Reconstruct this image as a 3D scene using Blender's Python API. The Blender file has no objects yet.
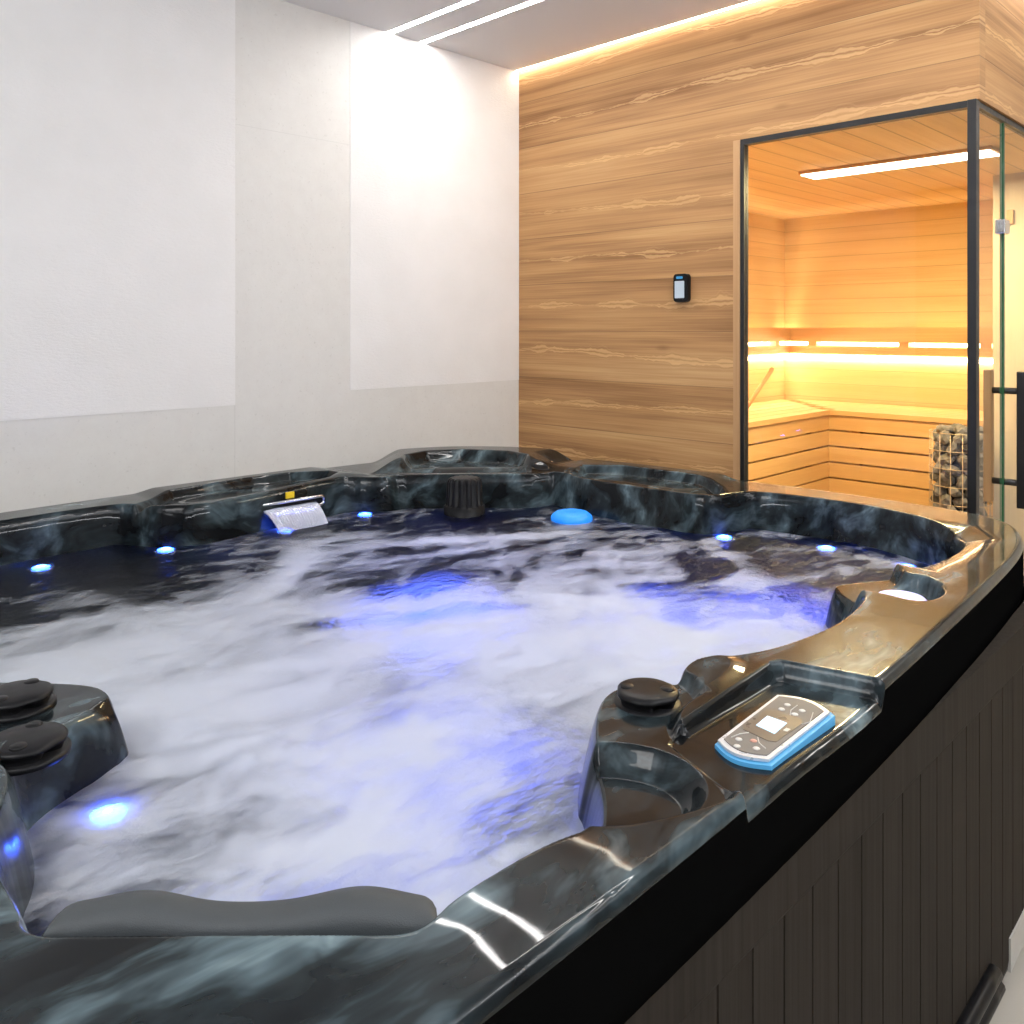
import bpy, bmesh, math
import numpy as np
from mathutils import Vector, Matrix
sc = bpy.context.scene
C = sc.collection
PI = math.pi
# ------------------------------------------------------------------ camera
cam = bpy.data.cameras.new('camera'); co = bpy.data.objects.new('camera', cam); C.objects.link(co)
cam.sensor_fit = 'HORIZONTAL'; cam.sensor_width = 36; cam.lens = 857 / 1024 * 36
cam.shift_x = 0; cam.shift_y = -184 / 1024; cam.clip_start = .02
co.location = (0, 0, 1.44); co.rotation_euler = (PI / 2, 0, math.radians(44.87 - 90))
sc.camera = co
# ------------------------------------------------------------------ world
w = bpy.data.worlds.new('world'); sc.world = w; w.use_nodes = True
w.node_tree.nodes['Background'].inputs[0].default_value = (.9, .95, 1, 1)
w.node_tree.nodes['Background'].inputs[1].default_value = .35
# ------------------------------------------------------------------ lights / exposure
STRIP = 50.0      # emission of the recessed ceiling LED lines
COVE = 22.0
SAUNA_LED = 40.0
sc.view_settings.view_transform = 'Standard'; sc.view_settings.look = 'None'
sc.view_settings.exposure = 0.0; sc.view_settings.gamma = 1; sc.view_settings.use_curve_mapping = False
sc.cycles.max_bounces = 10; sc.cycles.transparent_max_bounces = 12
sc.cycles.caustics_reflective = False; sc.cycles.caustics_refractive = False
sc.cycles.sample_clamp_indirect = 6


def light(name, kind, loc, power, color=(1, 1, 1), size=.05, sy=None, rot=None):
    l = bpy.data.lights.new(name, kind); l.energy = power; l.color = color
    if kind == 'AREA':
        l.size = size
        if sy: l.shape = 'RECTANGLE'; l.size_y = sy
    else: l.shadow_soft_size = size
    o = bpy.data.objects.new(name, l); C.objects.link(o); o.location = loc
    if rot: o.rotation_euler = rot
    return o


# unseen room downlights, warm light inside the sauna, then added ceiling fill
light('unseen_ceiling_light', 'AREA', (-1.0, .7, 2.66), 34, (1, .97, .94), 1.2, .9)
light('unseen_ceiling_light', 'AREA', (5.0, -.6, 2.66), 25, (1, .95, .88), .6, .6)  # added out of frame to light the pale end wall
light('unseen_ceiling_light', 'AREA', (1.2, -.9, 2.66), 16, (1, .97, .94), 1.0, .5)
light('sauna_ceiling_light', 'AREA', (4.01, 1.53, 2.172), 66, (1, .80, .40), .12, .75)
light('added_ceiling_fill', 'AREA', (-1.9, .7, 2.15), 60, (.93, .96, 1), .15, 2.2, (0, math.radians(206), 0))  # added fill, no known fixture: aimed up to brighten the ceiling
light('added_ceiling_fill', 'AREA', (1.2, -1.7, 2.2), 120, (.93, .96, 1), 4.0, .15, (math.radians(155), 0, 0))  # second added fill, washes the ceiling from out of view
BLUE = (.02, .12, 1)

# ------------------------------------------------------------------ helpers
def setp(o, **k):
    for a, b in k.items(): o[a] = b


def mesh(name, verts, faces, m=None, parent=None, smooth=False, **k):
    me = bpy.data.meshes.new(name); me.from_pydata([tuple(map(float, v)) for v in verts], [], [tuple(f) for f in faces]); me.update()
    return link(name, me, m, parent, smooth, **k)


def link(name, me, m=None, parent=None, smooth=False, **k):
    o = bpy.data.objects.new(name, me); C.objects.link(o)
    if m: me.materials.append(m)
    if smooth: me.polygons.foreach_set('use_smooth', [True] * len(me.polygons))
    if parent: child(o, parent)
    setp(o, **k); return o


def world_loc(p):
    v = Vector(p.location); q = p.parent
    while q: 
        if q.type == 'EMPTY': v += Vector(q.location)
        q = q.parent
    return v


def child(o, parent):
    o.parent = parent
    root = parent
    while root.parent: root = root.parent
    if parent is root: o.matrix_parent_inverse = Matrix.Translation(-Vector(root.location))


def thing(name, label, cat, loc, group=None, **k):
    o = bpy.data.objects.new(name, None); C.objects.link(o); o.location = loc; o.empty_display_size = .05
    o['label'] = label; o['category'] = cat
    if group: o['group'] = group
    setp(o, **k); return o


def bmobj(name, bm, m, parent=None, smooth=False, bevel=0, seg=2, **k):
    if bevel:
        bmesh.ops.bevel(bm, geom=list(bm.edges), offset=bevel, segments=seg, affect='EDGES', profile=.5)
    bmesh.ops.recalc_face_normals(bm, faces=bm.faces)
    me = bpy.data.meshes.new(name); bm.to_mesh(me); bm.free()
    return link(name, me, m, parent, smooth, **k)


def bbox(bm, x0, x1, y0, y1, z0, z1):
    vs = [bm.verts.new(p) for p in ((x0, y0, z0), (x1, y0, z0), (x1, y1, z0), (x0, y1, z0), (x0, y0, z1), (x1, y0, z1), (x1, y1, z1), (x0, y1, z1))]
    for f in ((3, 2, 1, 0), (4, 5, 6, 7), (0, 1, 5, 4), (1, 2, 6, 5), (2, 3, 7, 6), (3, 0, 4, 7)): bm.faces.new([vs[i] for i in f])


def box(name, x0, x1, y0, y1, z0, z1, m, parent=None, bevel=0, **k):
    bm = bmesh.new(); bbox(bm, x0, x1, y0, y1, z0, z1); return bmobj(name, bm, m, parent, False, bevel, **k)


def prism(name, pts, z0, z1, m, parent=None, bevel=0, tilt=None, seg=2, **k):
    bm = bmesh.new(); n = len(pts)
    a = [bm.verts.new((x, y, z0)) for x, y in pts]; b = [bm.verts.new((x, y, z1)) for x, y in pts]
    bm.faces.new(b); bm.faces.new(a[::-1])
    for i in range(n): bm.faces.new((a[i], a[(i + 1) % n], b[(i + 1) % n], b[i]))
    if tilt:
        for v in bm.verts: v.co.z += tilt(v.co.x, v.co.y)
    if bevel:
        bmesh.ops.bevel(bm, geom=[e for e in bm.edges if all(x in b for x in e.verts)], offset=bevel, segments=seg, affect='EDGES', profile=.5)
    return bmobj(name, bm, m, parent, False, 0, **k)


def lathe(name, prof, c, m, parent=None, n=64, rad=None, smooth=True, **k):
    """prof: (r, z) from axis top down; rad(ang, r, z) -> r"""
    V = []; Fc = []
    for r, z in prof:
        for i in range(n):
            a = 2 * PI * i / n; rr = rad(a, r, z) if rad else r
            V.append((c[0] + rr * math.cos(a), c[1] + rr * math.sin(a), c[2] + z))
    for j in range(len(prof) - 1):
        for i in range(n):
            Fc.append((j * n + i, (j + 1) * n + i, (j + 1) * n + (i + 1) % n, j * n + (i + 1) % n))
    Fc.append(tuple(range(n))); Fc.append(tuple(range((len(prof) - 1) * n, len(prof) * n))[::-1])
    return mesh(name, V, Fc, m, parent, smooth, **k)


def tube(bm, path, r, n=10, closed=False):
    path = [Vector(p) for p in path]; rings = []
    N = len(path)
    for i, p in enumerate(path):
        d = (path[min(i + 1, N - 1)] - path[max(i - 1, 0)]).normalized()
        u = d.cross(Vector((0, 0, 1)));
        if u.length < .1: u = d.cross(Vector((1, 0, 0)))
        u.normalize(); v = d.cross(u)
        rings.append([bm.verts.new(p + r * (math.cos(2 * PI * k / n) * u + math.sin(2 * PI * k / n) * v)) for k in range(n)])
    for a, b in zip(rings, rings[1:]):
        for k in range(n): bm.faces.new((a[k], a[(k + 1) % n], b[(k + 1) % n], b[k]))
    bm.faces.new(rings[0]); bm.faces.new(rings[-1][::-1])


def tubeobj(name, path, r, m, parent=None, n=12, **k):
    bm = bmesh.new(); tube(bm, path, r, n); return bmobj(name, bm, m, parent, True, **k)


# ------------------------------------------------------------------ node helpers
class NT:
    def __init__(s, name):
        s.m = bpy.data.materials.new(name); s.m.use_nodes = True; s.t = s.m.node_tree; s.b = s.t.nodes['Principled BSDF']; s.out = s.t.nodes['Material Output']
    def n(s, typ, **k):
        x = s.t.nodes.new(typ)
        for a, b in k.items(): setattr(x, a, b)
        return x
    def l(s, a, b): s.t.links.new(a, b)
    def val(s, sock, v):
        if isinstance(v, (int, float)): sock.default_value = v
        elif isinstance(v, tuple): sock.default_value = v if len(v) != 3 or sock.type == 'VECTOR' else (*v, 1)
        else: s.l(v, sock)
    def math(s, op, a, b=0, c=0, clamp=False):
        x = s.n('ShaderNodeMath', operation=op, use_clamp=clamp); s.val(x.inputs[0], a); s.val(x.inputs[1], b); s.val(x.inputs[2], c); return x.outputs[0]
    def pos(s): return s.n('ShaderNodeNewGeometry').outputs['Position']
    def map(s, v, scale=(1, 1, 1), rot=(0, 0, 0), loc=(0, 0, 0)):
        x = s.n('ShaderNodeMapping'); s.l(v, x.inputs[0]); x.inputs['Scale'].default_value = scale; x.inputs['Rotation'].default_value = rot; s.val(x.inputs['Location'], loc); return x.outputs[0]
    def noise(s, v, scale, detail=4, rough=.5, dist=0, out='Fac'):
        x = s.n('ShaderNodeTexNoise'); s.l(v, x.inputs['Vector']); x.inputs['Scale'].default_value = scale; x.inputs['Detail'].default_value = detail; x.inputs['Roughness'].default_value = rough; x.inputs['Distortion'].default_value = dist; return x.outputs[out]
    def ramp(s, f, stops, interp='LINEAR'):
        x = s.n('ShaderNodeValToRGB'); s.l(f, x.inputs[0]); r = x.color_ramp; r.interpolation = interp
        while len(r.elements) < len(stops): r.elements.new(.5)
        for e, (p, c) in zip(r.elements, stops): e.position = p; e.color = (*c, 1) if isinstance(c, tuple) else (c, c, c, 1)
        return x.outputs[0]
    def mix(s, f, a, b, mode='MIX'):
        x = s.n('ShaderNodeMix', data_type='RGBA', blend_type=mode); s.val(x.inputs[0], f); s.val(x.inputs[6], a); s.val(x.inputs[7], b); return x.outputs[2]
    def bump(s, h, strength=.3, dist=.01):
        x = s.n('ShaderNodeBump'); s.l(h, x.inputs['Height']); x.inputs['Strength'].default_value = strength; x.inputs['Distance'].default_value = dist; s.l(x.outputs[0], s.b.inputs['Normal']); return x.outputs[0]
    def set(s, **k):
        for a, v in k.items(): s.val(s.b.inputs[a.replace('_', ' ')], v)
        return s


def plain(name, col, rough=.5, metal=0, **k):
    m = NT(name); m.set(Base_Color=(*col, 1), Roughness=rough, Metallic=metal, **k)
    nz = m.noise(m.pos(), 60, 3); m.l(m.ramp(nz, [(.3, max(0, rough - .04)), (.7, min(1, rough + .04))]), m.b.inputs['Roughness'])
    return m.m


def emis(name, col, s, base=(.8, .8, .8)):
    m = NT(name); m.set(Base_Color=(*base, 1), Emission_Color=(*col, 1), Emission_Strength=s); return m.m


def wood(name, axis, board, z0, c_dark, c_mid, c_light, rough=.55, groove=.02, gdark=.35, knots=True, across='z', offs=0., scale=1., cath=.0):
    """boards run along axis ('x','y','xy'), stacked across z (or across another axis)"""
    m = NT(name); p = m.pos(); sp = m.n('ShaderNodeSeparateXYZ'); m.l(p, sp.inputs[0])
    ax = {'x': 0, 'y': 1, 'z': 2}
    t = m.math('DIVIDE', m.math('SUBTRACT', sp.outputs[ax[across]], z0), board)
    idx = m.math('FLOOR', t); fr = m.math('SUBTRACT', t, idx)
    cb = m.n('ShaderNodeCombineXYZ')
    along = sp.outputs[ax[axis]] if axis in ax else m.math('ADD', sp.outputs[0], sp.outputs[1])
    m.val(cb.inputs[0], m.math('ADD', along, m.math('MULTIPLY', idx, 3.71)))
    m.val(cb.inputs[1], m.math('ADD', m.math('MULTIPLY', fr, board), m.math('MULTIPLY', idx, 1.37)))
    other = [i for i in range(3) if i not in (ax.get(axis, 0), ax[across])]
    m.val(cb.inputs[2], m.math('MULTIPLY', sp.outputs[other[0]], .3 if axis in ax else 0.))
    v = cb.outputs[0]
    # long fine grain plus, where asked, bands of pale cathedral figure along the heart of a board
    fine = m.noise(m.map(v, (2.2, 150, 3)), 1, 4, .6)
    mid = m.noise(m.map(v, (.8, 26 * scale, 1)), 1, 3, .5, .2)
    tone = m.noise(m.map(v, (.7, 5, 1)), 1.3, 2)
    g = m.math('ADD', m.math('MULTIPLY', fine, .35), m.math('MULTIPLY', mid, .45))
    g = m.math('ADD', g, m.math('MULTIPLY', m.math('SUBTRACT', tone, .4), .55))
    col = m.ramp(g, [(.28, c_dark), (.5, c_mid), (.76, c_light)])
    if cath:
        cn = m.noise(m.map(v, (1.3, 1.3, 1)), 1.0, 2, .5)
        ctr = m.math('ADD', .5, m.math('MULTIPLY', m.math('SUBTRACT', cn, .5), .5))
        dd = m.math('ABSOLUTE', m.math('ADD', m.math('SUBTRACT', fr, ctr), m.math('MULTIPLY', m.math('SUBTRACT', m.noise(m.map(v, (14, 20, 1)), 1, 3, .6), .5), .10)))
        lump = m.noise(m.map(v, (5, 1.5, 1)), 1.0, 4, .6)
        wdt = m.math('MULTIPLY', m.math('SUBTRACT', lump, .40), .62)
        rel = m.math('DIVIDE', dd, m.math('MAXIMUM', wdt, .012))
        ring = m.math('ABSOLUTE', m.math('SINE', m.math('MULTIPLY', rel, 4.5)))
        msk = m.ramp(rel, [(.55, 1.), (1.25, 0.)])
        col = m.mix(m.math('MULTIPLY', m.math('MULTIPLY', msk, m.ramp(ring, [(.35, 0.), (.8, 1.)])), cath), col, tuple(min(1, c * 1.25) for c in c_light))
        col = m.mix(m.math('MULTIPLY', m.math('MULTIPLY', msk, m.ramp(ring, [(.0, 1.), (.3, 0.)])), cath * .6), col, c_dark)
    wn = m.n('ShaderNodeTexWhiteNoise', noise_dimensions='1D'); m.l(idx, wn.inputs['W'])
    col = m.mix(m.math('MULTIPLY', wn.outputs[0], .3), col, c_mid)
    if knots:
        vo = m.n('ShaderNodeTexVoronoi', feature='F1'); m.l(m.map(v, (1.6, 5.2, 1)), vo.inputs['Vector']); vo.inputs['Scale'].default_value = 1.3
        kn = m.ramp(vo.outputs['Distance'], [(.03, 1.), (.10, 0.)])
        col = m.mix(m.math('MULTIPLY', kn, .55), col, c_dark)
    e = m.math('MINIMUM', fr, m.math('SUBTRACT', 1, fr))
    gl = m.ramp(e, [(0, 1.), (groove, 0.)])
    col = m.mix(m.math('MULTIPLY', gl, 1 - gdark), col, tuple(c * .25 for c in c_dark))
    m.l(col, m.b.inputs['Base Color']); m.set(Roughness=rough)
    m.bump(m.math('SUBTRACT', m.math('MULTIPLY', g, .15), m.math('MULTIPLY', gl, 1.)), .35, .004)
    return m.m


# ------------------------------------------------------------------ materials
def mat_stone():
    m = NT('stone_tile'); p = m.pos()
    a = m.noise(p, 14, 6, .7); b = m.noise(p, 90, 3, .7)
    col = m.ramp(a, [(.3, (.70, .685, .655)), (.7, (.74, .73, .70))])
    sp = m.ramp(b, [(.62, 0.), (.74, 1.)])
    col = m.mix(m.math('MULTIPLY', sp, .35), col, (.42, .40, .36))
    m.l(col, m.b.inputs['Base Color']); m.set(Roughness=.45); m.bump(b, .12, .003); return m.m


def mat_plaster():
    m = NT('textured_plaster'); p = m.pos()
    a = m.noise(m.map(p, (60, 60, 160)), 1, 4, .7); b = m.noise(p, 5, 3)
    m.l(m.ramp(b, [(.3, (.80, .79, .775)), (.7, (.84, .83, .82))]), m.b.inputs['Base Color']); m.set(Roughness=.7); m.bump(a, .45, .004); return m.m


M = {}
M['stone'] = mat_stone(); M['plaster'] = mat_plaster()
M['ceiling'] = plain('ceiling_paint', (.86, .87, .90), .6)
M['floor'] = plain('beige_floor_tile', (.42, .39, .34), .4)
M['backwall'] = plain('dark_wall_paint', (.16, .155, .15), .7)
M['endwall'] = plain('pale_wall_paint', (.80, .74, .64), .7)
M['cladding'] = wood('spruce_cladding', 'y', .2215, 1.425, (.23, .10, .032), (.47, .25, .098), (.68, .43, .20), .6, .010, .45, True, 'z', 0, 1, .4)
M['cladding_side'] = wood('spruce_cladding_side', 'x', .2215, 1.425, (.23, .10, .032), (.47, .25, .098), (.68, .43, .20), .6, .010, .45, True, 'z', 0, 1, .4)
M['trimwood'] = wood('spruce_trim', 'z', .5, 0, (.34, .17, .07), (.52, .30, .14), (.60, .38, .19), .55, 0.001, 1, False, 'y')
SD, SM, SL = (.64, .44, .21), (.74, .55, .28), (.80, .61, .33)
M['sauna_wall_y'] = wood('sauna_boards_back', 'y', .095, .02, SD, SM, SL, .55, .03, .5)
M['sauna_wall_x'] = wood('sauna_boards_side', 'x', .095, .02, SD, SM, SL, .55, .03, .5)
M['sauna_ceiling'] = wood('sauna_boards_ceiling', 'x', .13, 0, SD, SM, SL, .55, .04, .3, False, 'y')
M['bench'] = wood('bench_slats', 'xy', 1.3, 0, (.50, .28, .11), (.60, .36, .15), (.66, .42, .19), .5, 0.0005, 1, False)
M['pale'] = wood('pale_spruce', 'z', .14, 0, (.40, .31, .22), (.50, .41, .30), (.55, .46, .35), .5, .01, .6, True, 'y')
M['black_metal'] = plain('black_metal', (.008, .008, .009), .4, 0)
M['black_plastic'] = plain('black_plastic', (.008, .008, .009), .36, 0, Specular_IOR_Level=.15)
M['charcoal_foam'] = None
M['chrome'] = plain('brushed_chrome', (.7, .7, .72), .15, 1)
M['strip'] = emis('led_line', (1, .97, .94), STRIP)
M['cove'] = emis('cove_led', (1, .88, .70), COVE)
M['sauna_led'] = emis('warm_led', (1, .79, .50), SAUNA_LED)
M['sauna_strip'] = emis('sauna_led_line', (1, .93, .80), 5)

def glass(name, tint=(1, 1, 1), rough=0.0):
    m = NT(name); t = m.n('ShaderNodeBsdfTransparent'); t.inputs[0].default_value = (*tint, 1)
    g = m.n('ShaderNodeBsdfGlossy'); g.inputs['Roughness'].default_value = .02
    f = m.n('ShaderNodeFresnel'); f.inputs[0].default_value = 1.5
    x = m.n('ShaderNodeMixShader'); bf = m.n('ShaderNodeNewGeometry'); m.l(m.math('MULTIPLY', f.outputs[0], m.math('SUBTRACT', 1, bf.outputs['Backfacing'])), x.inputs[0]); m.l(t.outputs[0], x.inputs[1]); m.l(g.outputs[0], x.inputs[2]); m.l(x.outputs[0], m.out.inputs[0]); return m.m
M['glass'] = glass('clear_glass', (.985, .98, .96))
M['green'] = plain('green_glass_edge', (.03, .12, .06), .15)

def mat_shell():
    m = NT('marbled_acrylic'); p = m.pos()
    q = m.map(p, (1.1, 3.4, 2.6), (0, 0, math.radians(-14)))
    wv = m.noise(p, 2.2, 3, .5, 0, 'Color')
    q2 = m.n('ShaderNodeVectorMath', operation='ADD'); m.l(q, q2.inputs[0])
    sc_ = m.n('ShaderNodeVectorMath', operation='SCALE'); m.l(wv, sc_.inputs[0]); sc_.inputs['Scale'].default_value = 1.3; m.l(sc_.outputs[0], q2.inputs[1])
    a = m.noise(q2.outputs[0], 3.0, 4, .55, .3)
    b = m.noise(m.map(p, (5, 22, 12), (0, 0, math.radians(-16))), 1.0, 3, .6, .5)
    g = m.math('ADD', m.math('MULTIPLY', a, .8), m.math('MULTIPLY', b, .25))
    col = m.ramp(g, [(.44, (.003, .004, .005)), (.54, (.014, .020, .023)), (.64, (.055, .08, .092)), (.76, (.18, .245, .27))])
    m.l(col, m.b.inputs['Base Color'])
    
    m.set(Roughness=.25, Specular_IOR_Level=.05, Coat_Weight=.6, Coat_Roughness=.03, Coat_IOR=1.33)
    wb = m.noise(p, 7, 2, .5); nb = m.n('ShaderNodeBump'); m.l(wb, nb.inputs['Height']); nb.inputs['Strength'].default_value = .12; nb.inputs['Distance'].default_value = .006
    m.l(nb.outputs[0], m.b.inputs['Normal']); m.l(nb.outputs[0], m.b.inputs['Coat Normal'])
    return m.m
M['shell'] = mat_shell()
M['edge'] = plain('black_acrylic_edge', (.003, .003, .003), .5, 0, Specular_IOR_Level=0.0)

def mat_foam_pillow():
    m = NT('charcoal_foam'); p = m.pos(); a = m.noise(p, 900, 2, .6); m.set(Base_Color=(.036, .042, .046, 1), Roughness=.65); m.bump(a, .35, .0012); return m.m
M['charcoal_foam'] = mat_foam_pillow()

def mat_skirt():
    m = NT('skirt_board'); p = m.pos(); a = m.noise(m.map(p, (90, 90, 2)), 1, 4, .6); b = m.noise(p, 3, 2)
    col = m.ramp(a, [(.3, (.021, .0175, .0145)), (.7, (.037, .031, .0255))]); col = m.mix(.3, col, m.ramp(b, [(.3, (.024, .021, .018)), (.7, (.037, .030, .025))]))
    m.l(col, m.b.inputs['Base Color']); m.set(Roughness=.7, Specular_IOR_Level=.04); m.bump(a, .2, .002); return m.m
M['skirt'] = mat_skirt()

# ------------------------------------------------------------------ room
XW, YW, ZC = 2.99, 2.93, 2.69
S = dict(kind='structure')
box('floor', -2.2, 6.2, -2.2, 3.1, -.1, 0, M['floor'], **S)
# ceiling with three recessed grooves for the LED lines
bm = bmesh.new()
for a, b in ((-2.2, 2.193), (2.223, 2.370), (2.400, 2.962)): bbox(bm, a, b, -2.2, YW, ZC, ZC + .1)
bbox(bm, 2.193, 2.223, -2.2, YW, ZC + .012, ZC + .1); bbox(bm, 2.370, 2.400, -2.2, YW, ZC + .012, ZC + .1)
bbox(bm, 2.962, 6.2, -2.2, .87, ZC + .012, ZC + .1); bbox(bm, 2.962, 6.2, .87, YW, ZC + .012, ZC + .1)
bmobj('ceiling', bm, M['ceiling'], **S)
for x0, lab in ((2.195, 'recessed white LED line in the ceiling, farther from the wood cladding'), (2.372, 'recessed white LED line in the ceiling, nearer to the wood cladding')):
    box('ceiling_led_line', x0, x0 + .026, -1.6, YW - .004, ZC + .001, ZC + .011, M['strip'], label=lab, category='ceiling light', group='recessed LED lines in the ceiling')
box('cove_light', 2.966, 2.984, .93, YW - .004, ZC + .001, ZC + .011, M['cove'], label='warm LED cove line where the ceiling meets the wooden wall', category='ceiling light')
box('cove_light', 3.03, 5.5, .80, .818, ZC + .001, ZC + .011, M['cove'], label='warm LED cove line above the short wooden side wall at the right edge', category='ceiling light')
# white wall: stone tile with two raised plaster panels
bm = bmesh.new(); bbox(bm, -2.2, 6.2, YW, YW + .12, 0, ZC + .1); bmobj('wall_left', bm, M['stone'], **S)
for x0, x1, zb in ((-2.2, 1.507, 1.158), (2.008, 2.9895, 1.187)):
    box('trim_1' if x0 < 0 else 'trim_2', x0, x1, YW - .002, YW, zb, ZC - .001, M['plaster'], **S)
bm = bmesh.new()
for z in (.868, 2.186): bbox(bm, 1.507, 2.008, YW - .0006, YW, z - .0012, z + .0012)
bbox(bm, 1.5055, 1.5075, YW - .0006, YW, 0, ZC)
bbox(bm, 2.008, 2.989, YW - .0006, YW, .866, .870); bbox(bm, -2.2, 1.507, YW - .0006, YW, .846, .849)
for x in (-.36, .62): bbox(bm, x, x + .0016, YW - .0006, YW, 0, 1.158)
bmobj('trim_3', bm, plain('tile_joint', (.66, .65, .62), .8), **S)
box('wall_back', -2.3, -2.2, -2.2, 3.05, 0, ZC, M['backwall'], **S)
box('wall_front', -2.2, 6.2, -2.3, -2.2, 0, ZC, M['backwall'], **S)
box('wall_end', 6.2, 6.3, -2.3, 3.05, 0, ZC, M['endwall'], **S)

# wood cladded wall with the opening for the sauna glass
YL, YC = 1.727, .872      # left edge of the trim, outer corner
ZG = 2.172
bm = bmesh.new()
bbox(bm, XW, XW + .06, 1.752, YW, 0, ZC + .01)
bbox(bm, XW, XW + .06, YC, 1.752, ZG, ZC + .01)
bmobj('wall_right', bm, M['cladding'], **S)
bm = bmesh.new(); bbox(bm, XW + .0601, 6.0, YC, YC + .06, ZG, ZC + .01); bmobj('wall_side', bm, M['cladding_side'], **S)
box('trim_4', XW - .004, XW + .05, YL - .004, 1.752, 0, ZG + .0, M['trimwood'], **S)
# threshold plinth under the fixed glass
box('trim_5', XW, XW + .06, YC + .02, YL - .005, 0, .05, M['black_metal'], **S)
box('trim_6', XW + .061, 4.6, YC + .015, YC + .045, 0, .02, M['black_metal'], **S)

# glass front
gw = thing('sauna_window', 'large fixed glass pane in black frame, left front of the sauna', 'window', (XW, 1.3, .05))
bm = bmesh.new()
bbox(bm, XW - .004, XW + .03, YL - .022, YL - .006, .05, ZG); bbox(bm, XW - .004, XW + .03, .905, YL - .022, ZG - .022, ZG)
bmobj('frame', bm, M['black_metal'], gw)
box('corner_post', XW - .012, XW + .022, .878, .905, .05, ZG, M['black_metal'], gw, bevel=.002)
box('pane', XW + .008, XW + .016, .905, YL - .022, .05, ZG - .022, M['glass'], gw)
gs = thing('sauna_side_window', 'narrow fixed glass pane between the black corner post and the glass door', 'window', (3.2, .89, .05))
box('frame', XW + .023, 3.305, .882, .904, ZG - .02, ZG, M['black_metal'], gs)
box('pane', XW + .024, 3.300, .889, .897, .03, ZG - .02, M['glass'], gs)
gd = thing('door_1', 'frameless glass sauna door with long black bar handle at the right edge', 'door', (3.9, .89, .02), kind='structure')
box('frame', 3.307, 5.0, .882, .904, ZG - .02, ZG, M['black_metal'], gd)
box('pane', 3.314, 4.10, .889, .897, .03, ZG - .022, M['glass'], gd)
box('pane_edge', 3.302, 3.3135, .886, .899, .03, ZG - .022, M['green'], gd)
box('clamp', 3.278, 3.338, .876, .908, 1.765, 1.815, M['chrome'], gd, bevel=.003)
bm = bmesh.new()
hx = 3.325
for z in (1.222, .905): tube(bm, [(hx, .836, z), (hx, .939, z)], .0115, 12)
bmobj('handle_bracket', bm, M['black_metal'], gd, True)
box('handle', hx - .014, hx + .014, .824, .850, .82, 1.290, M['black_metal'], gd, bevel=.003)
box('inner_handle', hx - .018, hx + .018, .927, .953, .83, 1.295, M['trimwood'], gd, bevel=.003)

# ------------------------------------------------------------------ sauna interior
XB, YB = 5.6, 2.88
bm = bmesh.new(); bbox(bm, XB, XB + .06, .95, YB, 0, 2.3); bmobj('wall_sauna_back', bm, M['sauna_wall_y'], **S)
bm = bmesh.new(); bbox(bm, XW + .061, XB, YB, YB + .045, 0, 2.3); bmobj('wall_sauna_left', bm, M['sauna_wall_x'], **S)
bm = bmesh.new(); bbox(bm, XW + .061, XB, 1.76, 1.80, 2.2, 2.3); bm.free()
box('wall_sauna_inner', XW + .0605, XW + .075, 1.76, YB, 0, 2.2, M['sauna_wall_y'], **S)
box('ceiling_sauna', XW + .0605, XB, YC + .061, YB, 2.2, 2.28, M['sauna_ceiling'], **S)
box('floor_sauna', XW + .0605, XB, YC + .061, YB, 0.0, .018, plain('sauna_floor_tile', (.42, .36, .28), .5), **S)
box('wall_sauna_right', 4.72, XB, .95, 1.315, .018, 2.2, M['pale'], **S)
cl = thing('sauna_ceiling_lamp', 'pair of bright LED lines set in the sauna ceiling', 'ceiling light', (4.0, 1.55, 2.19))
bm = bmesh.new(); bbox(bm, 3.93, 4.09, 1.10, 1.95, 2.185, 2.1995); bmobj('housing', bm, M['bench'], cl)
for a in (3.935, 3.991, 4.047): box('light_strip', a, a + .038, 1.11, 1.94, 2.178, 2.1845, M['sauna_strip'], cl)
box('coat_hook', 4.70, 4.7195, 1.22, 1.25, 1.95, 2.02, M['trimwood'], bevel=.003, label='small wooden hook block high behind the narrow glass pane', category='hook')

# L-shaped bench
ben = thing('sauna_bench', 'L-shaped pale wooden sauna bench with slatted front and glowing top', 'bench', (5.2, 2.4, .018))
bxF, byF = 4.97, 2.265
bm = bmesh.new()
n = 6; wd = (XB - .03 - bxF) / n
for i in range(n):
    x0 = bxF + i * wd; bbox(bm, x0, x0 + wd - .008, 1.33, byF + i * wd * (YB - .03 - byF) / (XB - .03 - bxF), .922, .95)
wy = (YB - .03 - byF) / n
for i in range(n):
    y0 = byF + i * wy; bbox(bm, XW + .1, bxF + i * wd + .0, y0, y0 + wy - .008, .922, .95)
bmobj('seat', bm, M['bench'], ben)
for i in range(8):
    z1 = .918 - i * .0945 - (.0 if i == 0 else .0); z0 = z1 - .0835
    bm = bmesh.new(); bbox(bm, bxF + .012, bxF + .034, 1.33, byF + .034, z0, z1); bbox(bm, XW + .1, bxF + .0119, byF + .012, byF + .034, z0, z1)
    bmobj('front_slat', bm, M['bench'], ben)
for y in (1.45, 2.1): box('post', bxF + .036, bxF + .075, y, y + .05, .018, .92, M['bench'], ben)
for x in (3.4, 4.1, 4.8): box('post', x, x + .05, byF + .036, byF + .075, .018, .92, M['bench'], ben)
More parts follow.
